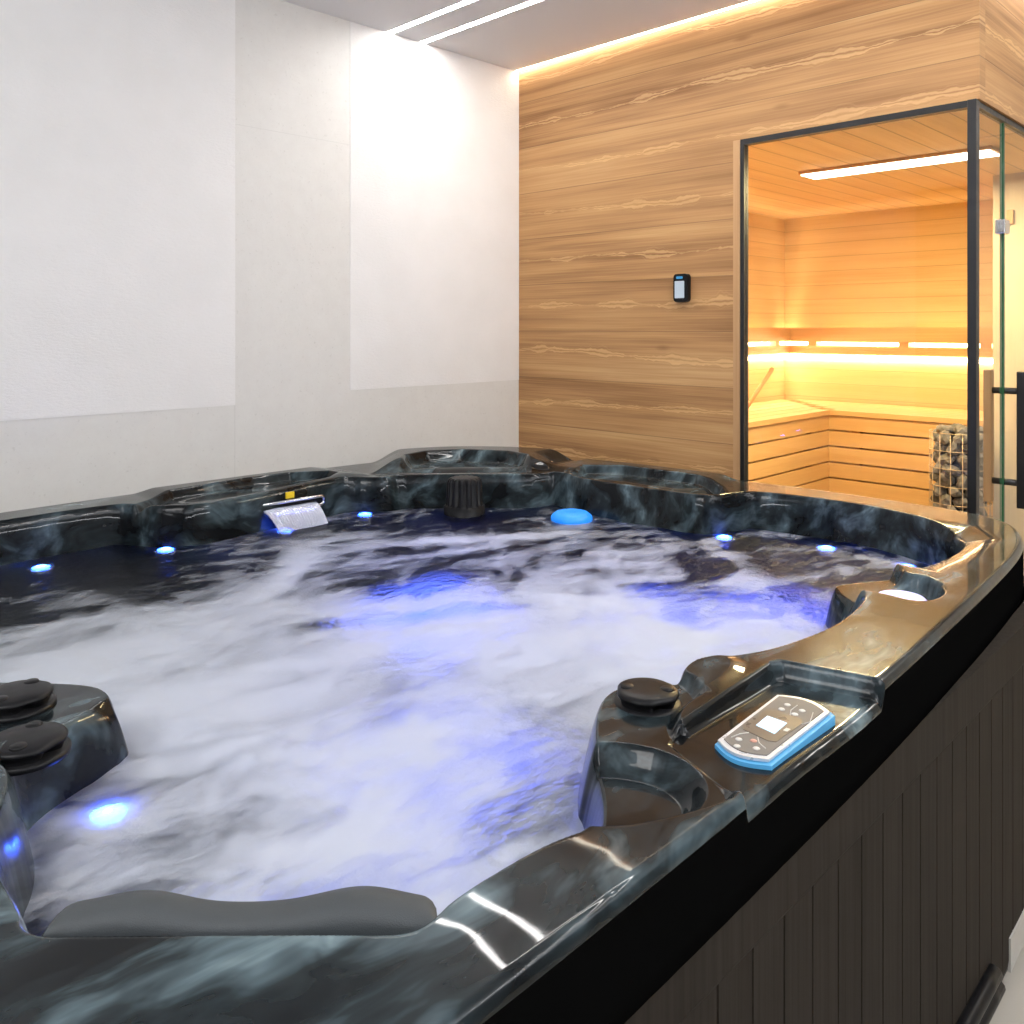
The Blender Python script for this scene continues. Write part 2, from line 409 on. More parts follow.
# backrest slats along both walls with the LED strip behind
xb, yb = XB - .085, YB - .085
for za, zb_ in ((1.350, 1.440), (1.268, 1.320)):
    bm = bmesh.new(); bbox(bm, xb, xb + .022, 1.36, yb + .022, za, zb_); bbox(bm, XW + .12, xb - .0005, yb, yb + .022, za, zb_)
    bmobj('backrest_slat', bm, M['bench'], ben)
for y in (1.55, 2.02, 2.62): box('backrest_support', xb + .0225, XB - .001, y, y + .06, 1.27, 1.43, M['bench'], ben)
for x in (3.6, 4.6, 5.35): box('backrest_support', x, x + .06, yb + .0225, YB - .001, 1.27, 1.43, M['bench'], ben)
bm = bmesh.new(); bbox(bm, XB - .016, XB - .002, 1.36, YB - .02, 1.232, 1.252); bbox(bm, XW + .12, XB - .02, YB - .016, YB - .002, 1.232, 1.252)
bmobj('led_strip', bm, M['sauna_led'], ben)
bm = bmesh.new(); bbox(bm, XB - .016, XB - .002, 1.36, YB - .02, 1.328, 1.342); bbox(bm, XW + .12, XB - .02, YB - .016, YB - .002, 1.328, 1.342)
bmobj('led_strip', bm, M['sauna_led'], ben)
# ladle and peg inside at the left
la = thing('sauna_ladle', 'wooden ladle handle sticking out at the left edge of the sauna glass', 'ladle', (4.75, 2.7, .951))
tubeobj('handle', [(4.62, 2.62, .965), (4.86, 2.58, 1.19)], .013, M['trimwood'], la)
lathe('bowl', [(.001, .002), (.03, .0), (.045, .03), (.048, .05), (.044, .05), (.04, .03), (.001, .008)], (4.60, 2.64, .951), M['trimwood'], la, 24)

# heater: wire cage filled with stones
hc = (4.58, 1.425)
ht = thing('sauna_heater', 'tall wire-cage sauna heater filled with grey stones', 'heater', (hc[0], hc[1], .018))
import random
random.seed(4)
R0 = .135
wire = plain('cage_wire', (.40, .30, .20), .5, .5)
bm = bmesh.new()
for k in range(16):
    a = 2 * PI * k / 16; tube(bm, [(hc[0] + R0 * math.cos(a), hc[1] + R0 * math.sin(a), .05), (hc[0] + R0 * math.cos(a), hc[1] + R0 * math.sin(a), .93)], .0019, 6)
for z in np.arange(.06, .94, .0865):
    tube(bm, [(hc[0] + (R0 + .003) * math.cos(2 * PI * k / 40), hc[1] + (R0 + .003) * math.sin(2 * PI * k / 40), z) for k in range(41)], .0019, 6)
bmobj('cage', bm, wire, ht, True)
m_ = NT('heater_stone'); nz = m_.noise(m_.pos(), 22, 4); m_.l(m_.ramp(nz, [(.3, (.06, .055, .05)), (.7, (.22, .20, .19))]), m_.b.inputs['Base Color']); m_.set(Roughness=.8); m_.bump(nz, .5, .01)
stone_me = []
for v in range(5):
    bm = bmesh.new(); bmesh.ops.create_icosphere(bm, subdivisions=2, radius=1)
    for q in bm.verts:
        q.co *= 1 + .25 * math.sin(q.co.x * 3 + v) * math.cos(q.co.y * 4 + v * 2) + random.uniform(-.06, .06)
        q.co.z *= .72
    me = bpy.data.meshes.new('heater_stone'); bm.to_mesh(me); bm.free(); me.materials.append(m_.m); stone_me.append(me)
cnt = 0
for li, z in enumerate(np.arange(.90, .30, -.052)):
    for k in range(7):
        if cnt >= 84: break
        a = 2 * PI * (k + .5 * (li % 2)) / 7 + random.uniform(-.1, .1); r = .092
        o = bpy.data.objects.new('heating_stone', stone_me[cnt % 5]); C.objects.link(o)
        s = random.uniform(.034, .041); o.scale = (s, s, s * .9); o.rotation_euler = (random.uniform(0, 3), random.uniform(0, 3), random.uniform(0, 3))
        o.location = (hc[0] + r * math.cos(a), hc[1] + r * math.sin(a), z); child(o, ht); cnt += 1
for dx, dy, s in ((0, 0, .05), (.05, .03, .04), (-.05, -.04, .045), (-.03, .06, .04), (.04, -.06, .04)):
    o = bpy.data.objects.new('heating_stone', stone_me[cnt % 5]); C.objects.link(o); o.scale = (s, s, s * .8); o.location = (hc[0] + dx, hc[1] + dy, .935); child(o, ht); cnt += 1
lathe('core', [(.05, .88), (.075, .86), (.075, .0), (.05, .0)], (hc[0], hc[1], .02), M['black_metal'], ht, 24)
lathe('base', [(R0, .035), (R0 + .004, .03), (R0 + .004, .0)], (hc[0], hc[1], .018), M['black_metal'], ht, 32)

# wall controller
ct = thing('sauna_controller', 'small black wall control unit with grey screen on the wood cladding', 'control panel', (XW, 1.98, 1.6))
def rrect(cx, cy, w, h, r, n=5):
    P_ = []
    for sx, sy, a0 in ((1, 1, 0), (-1, 1, 90), (-1, -1, 180), (1, -1, 270)):
        for k in range(n + 1):
            a = math.radians(a0 + 90 * k / n); P_.append((cx + sx * (w / 2 - r) + r * math.cos(a), cy + sy * (h / 2 - r) + r * math.sin(a)))
    return P_
def plate(name, pts, x0, x1, m, parent):      # pts are (y, z)
    bm = bmesh.new(); a = [bm.verts.new((x0, y, z)) for y, z in pts]; b = [bm.verts.new((x1, y, z)) for y, z in pts]
    bm.faces.new(a); bm.faces.new(b[::-1])
    for i in range(len(pts)): bm.faces.new((a[i], a[(i + 1) % len(pts)], b[(i + 1) % len(pts)], b[i]))
    return bmobj(name, bm, m, parent)
plate('body', rrect(1.982, 1.604, .068, .115, .014), XW - .024, XW - .0005, M['black_plastic'], ct)
plate('screen', rrect(1.986, 1.597, .045, .07, .003), XW - .0265, XW - .0242, emis('grey_screen', (.45, .55, .65), .45, (.3, .33, .36)), ct)
plate('indicator_light', rrect(1.986, 1.646, .03, .010, .004), XW - .0265, XW - .0242, emis('blue_indicator', (.05, .35, .7), .6, (.02, .1, .2)), ct)

# ------------------------------------------------------------------ hot tub
def chaikin(P_, it=2):
    P_ = np.array(P_, float)
    for _ in range(it):
        Q = np.roll(P_, -1, 0); P_ = np.stack([P_ * .75 + Q * .25, P_ * .25 + Q * .75], 1).reshape(-1, 2)
    return P_
OUT = chaikin([(.30, .505), (.44, .498), (.9, .507), (1.37, .523), (1.71, .543), (1.96, .558), (2.28, .583), (2.48, .615), (2.66, .685), (2.735, .80), (2.75, .95), (2.765, 1.24), (2.745, 1.5), (2.72, 1.75), (2.70, 2.02), (2.63, 2.35), (2.52, 2.58), (2.36, 2.74), (2.15, 2.82), (1.95, 2.85), (1.6, 2.865), (1.2, 2.86), (.72, 2.84), (.4, 2.82), (.2, 2.75), (.12, 2.6), (.09, 2.2), (.075, 1.7), (.075, 1.2), (.08, .85), (.12, .66), (.19, .55)], 3)
OPEN = [(.72, .602), (.68, .614), (.634, .62), (.54, .622), (.50, .612), (.482, .614), (.462, .632), (.372, .722), (.275, .818), (.252, .838), (.243, .862), (.250, .885), (.250, .98), (.268, 1.06), (.300, 1.12), (.318, 1.18), (.312, 1.22), (.34, 1.265),
        (.497, 1.355), (.512, 1.385), (.505, 1.44), (.44, 1.52), (.36, 1.60), (.29, 1.70), (.26, 1.9), (.25, 2.2), (.27, 2.45), (.36, 2.62), (.5, 2.69), (.69, 2.705), (1.0, 2.715), (1.045, 2.66), (1.08, 2.585), (1.18, 2.52), (1.29, 2.535), (1.55, 2.575), (1.70, 2.595), (1.78, 2.59), (1.84, 2.53), (1.89, 2.50), (1.94, 2.52),
        (2.29, 2.19), (2.33, 2.17), (2.385, 2.15), (2.375, 2.06), (2.35, 2.0), (2.355, 1.87), (2.375, 1.57), (2.41, 1.48), (2.50, 1.46), (2.57, 1.43), (2.60, 1.30), (2.615, 1.15), (2.60, 1.02), (2.56, .90), (2.49, .80), (2.40, .735), (2.25, .715), (2.10, .73), (2.04, .765),
        (1.90, .845), (1.86, .85), (1.80, .80), (1.755, .735), (1.70, .712), (1.59, .696), (1.50, .692), (1.375, .708), (1.30, .728), (1.218, .776), (1.167, .778), (1.135, .765), (1.12, .79), (1.08, .825), (1.02, .827), (.958, .793), (.89, .740), (.838, .683), (.784, .641)]
OPENs = chaikin(OPEN, 2)

def sdist(poly, X, Y, outer=True):
    """signed distance, positive outside the polygon"""
    P_ = np.asarray(poly, float); Q = np.roll(P_, -1, 0)
    d2 = np.full(X.shape, 1e9); inside = np.zeros(X.shape, bool)
    for (ax, ay), (bx, by) in zip(P_, Q):
        ex, ey = bx - ax, by - ay; L2 = ex * ex + ey * ey
        if L2 < 1e-12: continue
        t = np.clip(((X - ax) * ex + (Y - ay) * ey) / L2, 0, 1)
        d2 = np.minimum(d2, (X - ax - t * ex) ** 2 + (Y - ay - t * ey) ** 2)
        c = ((ay > Y) != (by > Y))
        with np.errstate(divide='ignore', invalid='ignore'):
            c &= X < (bx - ax) * (Y - ay) / (by - ay if by != ay else 1e-12) + ax
        inside ^= c
    d = np.sqrt(d2); return np.where(inside, -d, d)
def ss(x, a, b):
    t = np.clip((x - a) / (b - a), 0, 1); return t * t * (3 - 2 * t)

Z0 = .90; ZW = .78; LIP = .770
POD_R = chaikin([(1.115, .70), (1.16, .80), (1.08, .87), (1.0, .86), (.86, .76), (.70, .64), (.735, .585), (.79, .553), (.85, .530), (.905, .516), (.95, .60), (.985, .665), (1.02, .69), (1.07, .70)], 2)
CUP = chaikin([(.76, .70), (.70, .62), (.745, .575), (.80, .552), (.86, .545), (.905, .565), (.932, .605), (.938, .65), (.925, .69), (.90, .725), (.85, .77)], 2)
POD_L = chaikin([(.27, 1.25), (.32, 1.26), (.60, 1.40), (.56, 1.56), (.40, 1.68), (.22, 1.60), (.18, 1.40), (.20, 1.27)], 2)
LUMP_R = chaikin([(1.10, .70), (1.14, .75), (1.19, .79), (1.25, .78), (1.25, .70), (1.12, .68)], 2)
TRAY_P = [(.957, .658), (.985, .669), (1.278, .683), (1.298, .672), (1.335, .535), (1.36, .44), (.855, .44), (.897, .512)]
LEDGE = chaikin([(2.06, .80), (1.93, .90), (1.84, .89), (1.755, .78), (1.775, .70), (1.765, .64), (1.79, .61), (1.86, .604), (1.93, .635), (1.965, .68), (1.95, .72), (2.0, .745)], 2)
TRAY1 = [(1.03, 2.66), (1.10, 2.60), (1.19, 2.545), (1.29, 2.56), (1.55, 2.60), (1.71, 2.62), (1.775, 2.665), (1.77, 2.72), (1.65, 2.79), (1.50, 2.80), (1.19, 2.765)]
RIDGE1 = [(1.14, 2.60), (1.14, 2.88), (1.80, 2.88), (1.84, 2.60)]
TRAY2 = [(2.375, 2.02), (2.40, 2.08), (2.52, 2.125), (2.625, 2.01), (2.645, 1.70), (2.58, 1.55), (2.50, 1.485), (2.435, 1.495), (2.40, 1.57), (2.38, 1.87)]
RIDGE2 = [(2.38, 2.25), (2.9, 2.25), (2.9, 1.64), (2.60, 1.58), (2.46, 1.66), (2.44, 1.9)]
TRAY3 = [(1.955, 2.545), (2.08, 2.665), (2.20, 2.69), (2.34, 2.62), (2.44, 2.45), (2.43, 2.33), (2.325, 2.215)]
RIDGE3 = [(1.90, 2.60), (2.05, 2.78), (2.2, 3.0), (2.9, 3.0), (2.9, 2.3), (2.52, 2.28), (2.40, 2.20), (2.2, 2.4)]
def top(X, Y):
    z = np.full(X.shape, Z0)
    s = sdist(RIDGE1, X, Y); z += .012 * ss(-s, -.04, .05)
    s = sdist(TRAY1, X, Y); z -= (.030 + .0) * ss(-s, -.002, .022)
    s = sdist(RIDGE2, X, Y); z += .016 * ss(-s, -.03, .05)
    s = sdist(TRAY2, X, Y); z -= .034 * ss(-s, -.002, .022)
    s = sdist(RIDGE3, X, Y); z += .045 * ss(-s, -.04, .09)
    s = sdist(TRAY3, X, Y); z -= .046 * ss(-s, -.002, .04)
    s = sdist(POD_R, X, Y); k = ss(-s, -.010, .014); z = z * (1 - k) + .884 * k
    s = sdist(LUMP_R, X, Y); z += .004 * ss(-s, -.01, .02)
    s = sdist(CUP, X, Y); k = ss(-s, -.004, .020); z = z - .025 * k - .006 * ss(-s, .018, .03)
    s = sdist(POD_L, X, Y); k = ss(-s, -.006, .016); z = z * (1 - k) + .872 * k
    s = sdist(TRAY_P, X, Y); k = ss(-s, -.001, np.where(X < 1.0, .004, .018)); z = z * (1 - k) + .8815 * k
    # the tray sinks away from the seam towards its far end
    k = ss(-s, .0, .012); z -= k * .010 * ss(X, .98, 1.28) 
    s = sdist([(2.0, .655), (2.20, .645), (2.44, .655), (2.56, .75), (2.56, .95), (2.0, .90)], X, Y); z -= .024 * ss(-s, .0, .12)
    s = sdist(LEDGE, X, Y); k = ss(-s, -.004, .02); z = z * (1 - k) + .862 * k
    return z
def height(X, Y, so):
    z = top(X, Y)
    si = sdist(OPENs, X, Y); t = np.clip(.012 - si, 0, None); a = .016
    sl = 6.0
    z = z - sl * (np.sqrt(t * t + a * a) - a)
    fl = .38; k = 14.
    z = np.log(np.exp(np.clip(k * (z - fl), -30, 30)) + 1) / k + fl      # soft floor
    r = .016; d = np.clip(so, 0, r); z = z - (r - np.sqrt(np.clip(r * r - (r - d) ** 2, 0, None)))
    return z
cx, cy = 1.42, 1.68
# angular samples: dense where the tub is close to the viewpoint's corner
oa = np.arctan2(OUT[:, 1] - cy, OUT[:, 0] - cx); orr = np.hypot(OUT[:, 0] - cx, OUT[:, 1] - cy)
o_ = np.argsort(oa); oa, orr = oa[o_], orr[o_]; oa = np.concatenate([oa - 2 * PI, oa, oa + 2 * PI]); orr = np.tile(orr, 3)
th = np.linspace(-PI, PI, 20001); Rr = np.interp(th, oa, orr); px = cx + Rr * np.cos(th); py = cy + Rr * np.sin(th)
dens = 1 / (.0016 * np.clip(np.hypot(px, py), .8, 5)); ds = np.hypot(np.diff(px), np.diff(py)); cum = np.concatenate([[0], np.cumsum(ds * (dens[1:] + dens[:-1]) / 2)])
NA = 2300; th = np.interp(np.linspace(0, cum[-1], NA + 1)[:-1], cum, th)
R_ = np.interp(th, oa, orr)
tt = np.concatenate([np.array([0, .0008, .002, .004, .0065, .0095, .0125]), np.arange(.016, .62, .003), np.linspace(.65, .95, 6)])
rad = R_[None, :] - tt[:, None]; rad = np.where(tt[:, None] > .62, R_[None, :] * (1 - tt[:, None]) / 1.0 * .62, rad)
for i in range(1, len(tt)): rad[i] = np.minimum(rad[i], rad[i - 1] - .0005)
rad = np.clip(rad, .01, None)
X = cx + rad * np.cos(th)[None, :]; Y = cy + rad * np.sin(th)[None, :]
so = np.broadcast_to(tt[:, None], X.shape)
Zt = height(X.ravel(), Y.ravel(), so.ravel()).reshape(X.shape)
# outer face: rings from the lip up to the first ring
zb = np.array([LIP - .0, LIP + .004, LIP + .02]); inn = np.array([.006, .0, .0])
ringsX, ringsY, ringsZ = [], [], []
ct_, st_ = np.cos(th), np.sin(th)
for z, i_ in ((LIP, .05), (LIP, .006), (LIP + .005, 0.0), (LIP + .03, 0.0), (LIP + .075, 0.)):
    ringsX.append(cx + (R_ - i_) * ct_); ringsY.append(cy + (R_ - i_) * st_); ringsZ.append(np.full(NA, z))
X = np.vstack([np.array(ringsX), X]); Y = np.vstack([np.array(ringsY), Y]); Zt = np.vstack([np.array(ringsZ), Zt])
NR = X.shape[0]
co3 = np.stack([X, Y, Zt], -1).reshape(-1, 3)
ii, jj = np.meshgrid(np.arange(NR - 1), np.arange(NA), indexing='ij'); j2 = (jj + 1) % NA
quads = np.stack([ii * NA + jj, ii * NA + j2, (ii + 1) * NA + j2, (ii + 1) * NA + jj], -1).reshape(-1, 4)
def npmesh(name, co_, quads):
    me = bpy.data.meshes.new(name); me.vertices.add(len(co_)); me.vertices.foreach_set('co', co_.astype(np.float32).ravel())
    me.loops.add(quads.size); me.loops.foreach_set('vertex_index', quads.astype(np.int32).ravel())
    me.polygons.add(len(quads)); me.polygons.foreach_set('loop_start', (np.arange(len(quads)) * quads.shape[1]).astype(np.int32))
    me.update(calc_edges=True); me.validate(); return me
tub = thing('hot_tub', 'large black marbled acrylic hot tub with dark brown boarded skirt', 'hot tub', (1.42, 1.68, 0))
sh = link('shell', npmesh('shell', co3, quads), M['shell'], tub, True)
sh.data.materials.append(M['edge'])
sh.data.polygons.foreach_set('material_index', np.where(np.arange(len(quads)) < 5 * NA, 1, 0).astype(np.int32))

# skirt: boards with grooves between them, following the outline
SK = chaikin([(.30, .545), (.44, .528), (.9, .534), (1.4, .538), (1.9, .543), (2.3, .552), (2.47, .575), (2.60, .640), (2.69, .76), (2.715, .95), (2.73, 1.24), (2.71, 1.5), (2.685, 1.75), (2.66, 2.02), (2.59, 2.33), (2.48, 2.56), (2.33, 2.71), (2.13, 2.785), (1.95, 2.815), (1.6, 2.83), (1.2, 2.825), (.72, 2.805), (.42, 2.785), (.23, 2.72), (.155, 2.58), (.125, 2.2), (.11, 1.7), (.11, 1.2), (.118, .86), (.155, .68), (.215, .585)], 3)
P_ = SK; L_ = np.concatenate([[0], np.cumsum(np.hypot(*np.diff(np.vstack([P_, P_[:1]]), axis=0).T))])
def outline_at(s):
    s = s % L_[-1]; Pc = np.vstack([P_, P_[:1]]); x = np.interp(s, L_, Pc[:, 0]); y = np.interp(s, L_, Pc[:, 1])
    x2 = np.interp((s + .03) % L_[-1], L_, Pc[:, 0]) - np.interp((s - .03) % L_[-1], L_, Pc[:, 0]); y2 = np.interp((s + .03) % L_[-1], L_, Pc[:, 1]) - np.interp((s - .03) % L_[-1], L_, Pc[:, 1])
    d = np.hypot(x2, y2); return x, y, -y2 / d, x2 / d       # inward normal (outline runs counter-clockwise)
def sweep(name, prof_fn, svals, m, parent):
    V = []; nprof = None
    for s in svals:
        x, y, nx, ny = outline_at(s); pr = prof_fn(s); nprof = len(pr)
        for off, z in pr: V.append((x + nx * off, y + ny * off, z))
    n = len(svals); Fc = [(i * nprof + k, ((i + 1) % n) * nprof + k, ((i + 1) % n) * nprof + k + 1, i * nprof + k + 1) for i in range(n) for k in range(nprof - 1)]
    return mesh(name, V, Fc, m, parent)
nb = round(L_[-1] / .0822); pitch = L_[-1] / nb
sv, gr = [], []
for i in range(nb):
    for f, g in ((0, 1), (.012, 1), (.035, 0), (.35, 0), (.68, 0), (.976, 0)): sv.append((i + f) * pitch + .02); gr.append(g)
gmap = dict(zip(sv, gr))
sweep('skirt_boards', lambda s: [(.004 * gmap[s], .69), (.004 * gmap[s], .07), (.002 + .004 * gmap[s], .055), (.03, .055)], sv, M['skirt'], tub)
sweep('skirt_rail', lambda s: [(.03, .773), (-.006, .773), (-.0065, .688), (-.004, .682), (.004, .680)], np.linspace(0, L_[-1], 300)[:-1], M['skirt'], tub)
sweep('plinth', lambda s: [(.02, .06), (.02, .0), (.05, .0)], np.linspace(0, L_[-1], 200)[:-1], M['black_plastic'], tub)

# black rail at the foot of the skirt and the pale plate beyond it
def along(x):
    q = SK[SK[:, 1] < .60]; q = q[np.argsort(q[:, 0])]; return float(np.interp(x, q[:, 0], q[:, 1]))
bm = bmesh.new()
tube(bm, [(x, along(x) - .009, .128) for x in np.linspace(1.2, 1.93, 14)], .016, 12)
bmobj('foot_rail', bm, M['black_plastic'], tub, True)
bm = bmesh.new(); tube(bm, [(x, along(x) - .011, .090) for x in np.linspace(1.2, 1.95, 14)], .014, 12)
bmobj('foot_rail', bm, M['black_plastic'], tub, True)
bm = bmesh.new(); y0, y1 = along(2.075) - .004, along(2.33) - .004
v = [bm.verts.new(p) for p in ((2.075, y0, .045), (2.33, y1, .045), (2.33, y1, .118), (2.075, y0, .118), (2.075, y0 + .006, .045), (2.33, y1 + .006, .045), (2.33, y1 + .006, .118), (2.075, y0 + .006, .118))]
for f in ((0, 1, 2, 3), (7, 6, 5, 4), (0, 4, 5, 1), (3, 2, 6, 7), (0, 3, 7, 4), (1, 5, 6, 2)): bm.faces.new([v[i] for i in f])
bmobj('vent_plate', bm, plain('pale_grey_plate', (.42, .41, .38), .5), tub)

# headrest pillow in the near corner
A = np.array([.246, .837]); B = np.array([.497, .594]); dv = (B - A); Lp = np.linalg.norm(dv) + .0; dv = dv / Lp; nv = np.array([-dv[1], dv[0]])
NS, NC = 90, 28
V, Fc = [], []
for i in range(NS):
    u = i / (NS - 1); s = -.004 + u * (Lp + .008)
    e = min(u, 1 - u); endr = math.sqrt(max(0, 1 - (1 - min(e / .055, 1)) ** 2))
    lobe = .040 + .017 * (math.exp(-((u - .21) / .14) ** 2) + 1.1 * math.exp(-((u - .79) / .15) ** 2)); wth = (lobe + .004) * max(.08, endr)
    hgt = (.012 + .009 * (math.exp(-((u - .21) / .14) ** 2) + 1.1 * math.exp(-((u - .79) / .15) ** 2))) * (.3 + .7 * endr)
    for k in range(NC):
        a = 2 * PI * k / NC; c, s_ = math.cos(a), math.sin(a)
        c = math.copysign(abs(c) ** .75, c); s_ = math.copysign(abs(s_) ** .75, s_)
        t = .006 + wth / 2 * (1 + c); zz = .889 + hgt * (s_ if s_ > 0 else s_ * 1.8) - .30 * max(0, t - .035)
        p = A + dv * s + nv * t
        V.append((p[0], p[1], zz))
for i in range(NS - 1):
    for k in range(NC): Fc.append((i * NC + k, i * NC + (k + 1) % NC, (i + 1) * NC + (k + 1) % NC, (i + 1) * NC + k))
Fc += [tuple(range(NC))[::-1], tuple(range((NS - 1) * NC, NS * NC))]
mesh('pillow', V, Fc, M['charcoal_foam'], tub, True, label='dark grey foam headrest pillow')

# diverter knobs: round lobed handle on a collar
def knob(c, z, r, rot, sub=True):
    o = lathe('diverter_knob', [(r * .15, .0265), (r * .5, .026), (r * .82, .0245), (r * .95, .022), (r, .019), (r * .99, .0165), (r * .93, .0145), (r * .88, .004), (r * .92, .0)], (c[0], c[1], z), M['black_plastic'], tub, 96,
              rad=lambda a, rr, zz: rr * (1 - (.30 * max(0, math.cos(3 * (a - rot))) ** 2 if zz < .0155 else .07 * max(0, math.cos(3 * (a - rot))) ** 2 if (zz < .0235 and rr > .6 * r) else 0)))
    for sg in (-1, 1):
        q = (c[0] + sg * r * .62 * math.cos(rot), c[1] + sg * r * .62 * math.sin(rot))
        lathe('grip', [(.002, .0025), (r * .2, .002), (r * .24, -.002)], (q[0], q[1], z + .0250), M['black_plastic'], o, 20)
    lathe('collar', [(r * 1.02, .006), (r * 1.08, .003), (r * 1.08, -.002)], (c[0], c[1], z), M['black_plastic'], o, 48)
knob((1.045, .757), .880, .047, 2.2)
knob((.352, 1.262), .873, .050, 1.0)
knob((.385, 1.43), .873, .050, .6)

# filter cap: tall fluted black cap; blue lit cap; lavender lit disc
fc = lathe('filter_cap', [(.02, .128), (.050, .127), (.058, .122), (.062, .112), (.066, .035), (.067, .03), (.073, .028), (.074, -.05), (.07, -.06)], (2.045, 2.275, ZW), M['black_plastic'], tub, 120,
           rad=lambda a, r, z: r * (1 - (.14 * (.5 + .5 * math.cos(14 * a)) ** 2 if z > .034 and r > .045 else 0)))
lathe('lit_cap', [(.002, .030), (.03, .029), (.055, .023), (.068, .013), (.072, .004), (.070, -.01), (.05, -.02)], (2.235, 1.935, ZW + .004), emis('blue_lit_lens', (.01, .22, .9), .75, (.02, .2, .6)), tub, 64, label='glowing blue domed cap')
lathe('light_lens', [(.002, .010), (.03, .0095), (.045, .006), (.052, .0)], (1.878, .700, .8625), emis('lavender_lens', (.55, .50, 1), .75, (.5, .5, .7)), tub, 64, label='round lavender lit lens')

# waterfall spout, falling water and yellow tag on the far side
sp = tub
P0 = Vector((1.385, 2.600, .846)); P1 = Vector((1.628, 2.598, .846))
bm = bmesh.new(); d = (P1 - P0).normalized()
path = []
for k in range(13):
    a = PI / 2 + PI * k / 12; path.append(P0 + Vector((.014 * math.cos(a), 0, .014 * math.sin(a))))
for k in range(13):
    a = -PI / 2 + PI * k / 12; path.append(P1 + Vector((.014 * math.cos(a), 0, .014 * math.sin(a))))
path.append(path[0])
for i in range(len(path)): path[i] = path[i] + Vector((0, -.045, 0))
tube(bm, path, .0055, 10)
spo = bmobj('waterfall_spout', bm, M['chrome'], tub, True)
box('spout_body', P0.x - .008, P1.x + .008, 2.556, 2.625, .831, .856, M['black_plastic'], spo, bevel=.004)
def mat_fall():
    m = NT('falling_water'); p = m.pos(); a = m.noise(m.map(p, (160, 4, 4)), 1, 2)
    m.set(Base_Color=(.70, .76, .95, 1), Roughness=.15, Transmission_Weight=.45, IOR=1.33); m.bump(a, .8, .003); return m.m
V, Fc = [], []; NX, NT_ = 70, 18
for i in range(NX):
    for k in range(NT_):
        t = k / (NT_ - 1); u = i / (NX - 1)
        x = P0.x + .02 + (P1.x - P0.x - .04) * u + .035 * t * (1 - u * .6) - .01 * t; y = 2.555 - .075 * t; z = .842 - .064 * t ** 1.8 + .0012 * math.sin(u * 120 + 2 * t)
        V.append((x, y, z + .002)); 
n0 = len(V)
V += [(x, y + .0015, z - .004) for x, y, z in V]
for i in range(NX - 1):
    for k in range(NT_ - 1):
        a, b, c, d_ = i * NT_ + k, (i + 1) * NT_ + k, (i + 1) * NT_ + k + 1, i * NT_ + k + 1
        Fc += [(a, b, c, d_), (a + n0, d_ + n0, c + n0, b + n0)]
    Fc += [(i * NT_, i * NT_ + n0, (i + 1) * NT_ + n0, (i + 1) * NT_)]
mesh('falling_water', V, Fc, mat_fall(), spo, True)
box('warning_label', 1.500, 1.530, 2.5585, 2.5655, .868, .889, plain('yellow_label', (.85, .60, .02), .5), tub, label='small yellow sticker')

# control panel in its tray
zp = .8790
def arcpanel(x0, x1, ya0, ya1, yb0, yb1, bul, n=14):
    P_ = []
    for k in range(n + 1):
        t = k / n; P_.append((x0 - bul * math.sin(PI * t), ya1 + (ya0 - ya1) * t))
    for k in range(n + 1):
        t = k / n; P_.append((x1 + bul * math.sin(PI * t), yb0 + (yb1 - yb0) * t))
    return P_
slope = lambda x, y: -.016 * float(ss(np.array(x), .93, 1.28)) * .6
pn = prism('control_panel', arcpanel(.998, 1.192, .531, .613, .536, .627, .018), zp - .008, zp + .008, emis('light_blue_rim', (.03, .25, .60), .26, (.08, .3, .5)), tub, .001, label='oblong spa control panel with light blue glowing edge')
box_rim = prism('panel_rim', arcpanel(1.002, 1.188, .537, .611, .542, .623, .016), zp + .0092, zp + .0130, plain('silver_rim', (.62, .64, .68), .3, .3), pn, .001)
prism('panel_face', arcpanel(1.008, 1.182, .543, .605, .548, .617, .013), zp + .0125, zp + .0142, plain('taupe_panel', (.15, .14, .13), .5, 0, Specular_IOR_Level=.2), pn)
dk = plain('panel_dark', (.10, .085, .075), .3); ly = plain('panel_print', (.55, .54, .52), .4); red = plain('panel_red', (.55, .28, .22), .4)
prism('display_surround', [(1.043, .560), (1.048, .551), (1.126, .551), (1.134, .560), (1.134, .600), (1.126, .609), (1.058, .606), (1.049, .600)], zp + .0143, zp + .0148, dk, pn)
prism('display', [(1.066, .563), (1.107, .566), (1.108, .596), (1.071, .593)], zp + .0149, zp + .0156, emis('lcd_display', (.62, .82, .95), .85, (.4, .5, .6)), pn)
for i, (x, y) in enumerate([(1.163, .594), (1.144, .593), (1.160, .570), (1.142, .572), (1.020, .590), (1.030, .574), (1.014, .561), (1.002, .582)]):
    lathe('button', [(.0005, .0009), (.0042, .0007), (.0048, 0)], (x, y, zp + .0143), red if i == 5 else ly, pn, 16)
for path in ([(1.134, .575), (1.150, .582), (1.172, .583)], [(1.043, .575), (1.030, .566), (1.022, .552)], [(1.120, .551), (1.135, .546), (1.165, .556)], [(1.046, .590), (1.034, .597), (1.018, .600)]):
    tubeobj('print_line', [(x, y, zp + .0144) for x, y in path], .0007, ly, pn, 5)
box('print_line', 1.084, 1.094, .554, .560, zp + .0149, zp + .0152, ly, pn)

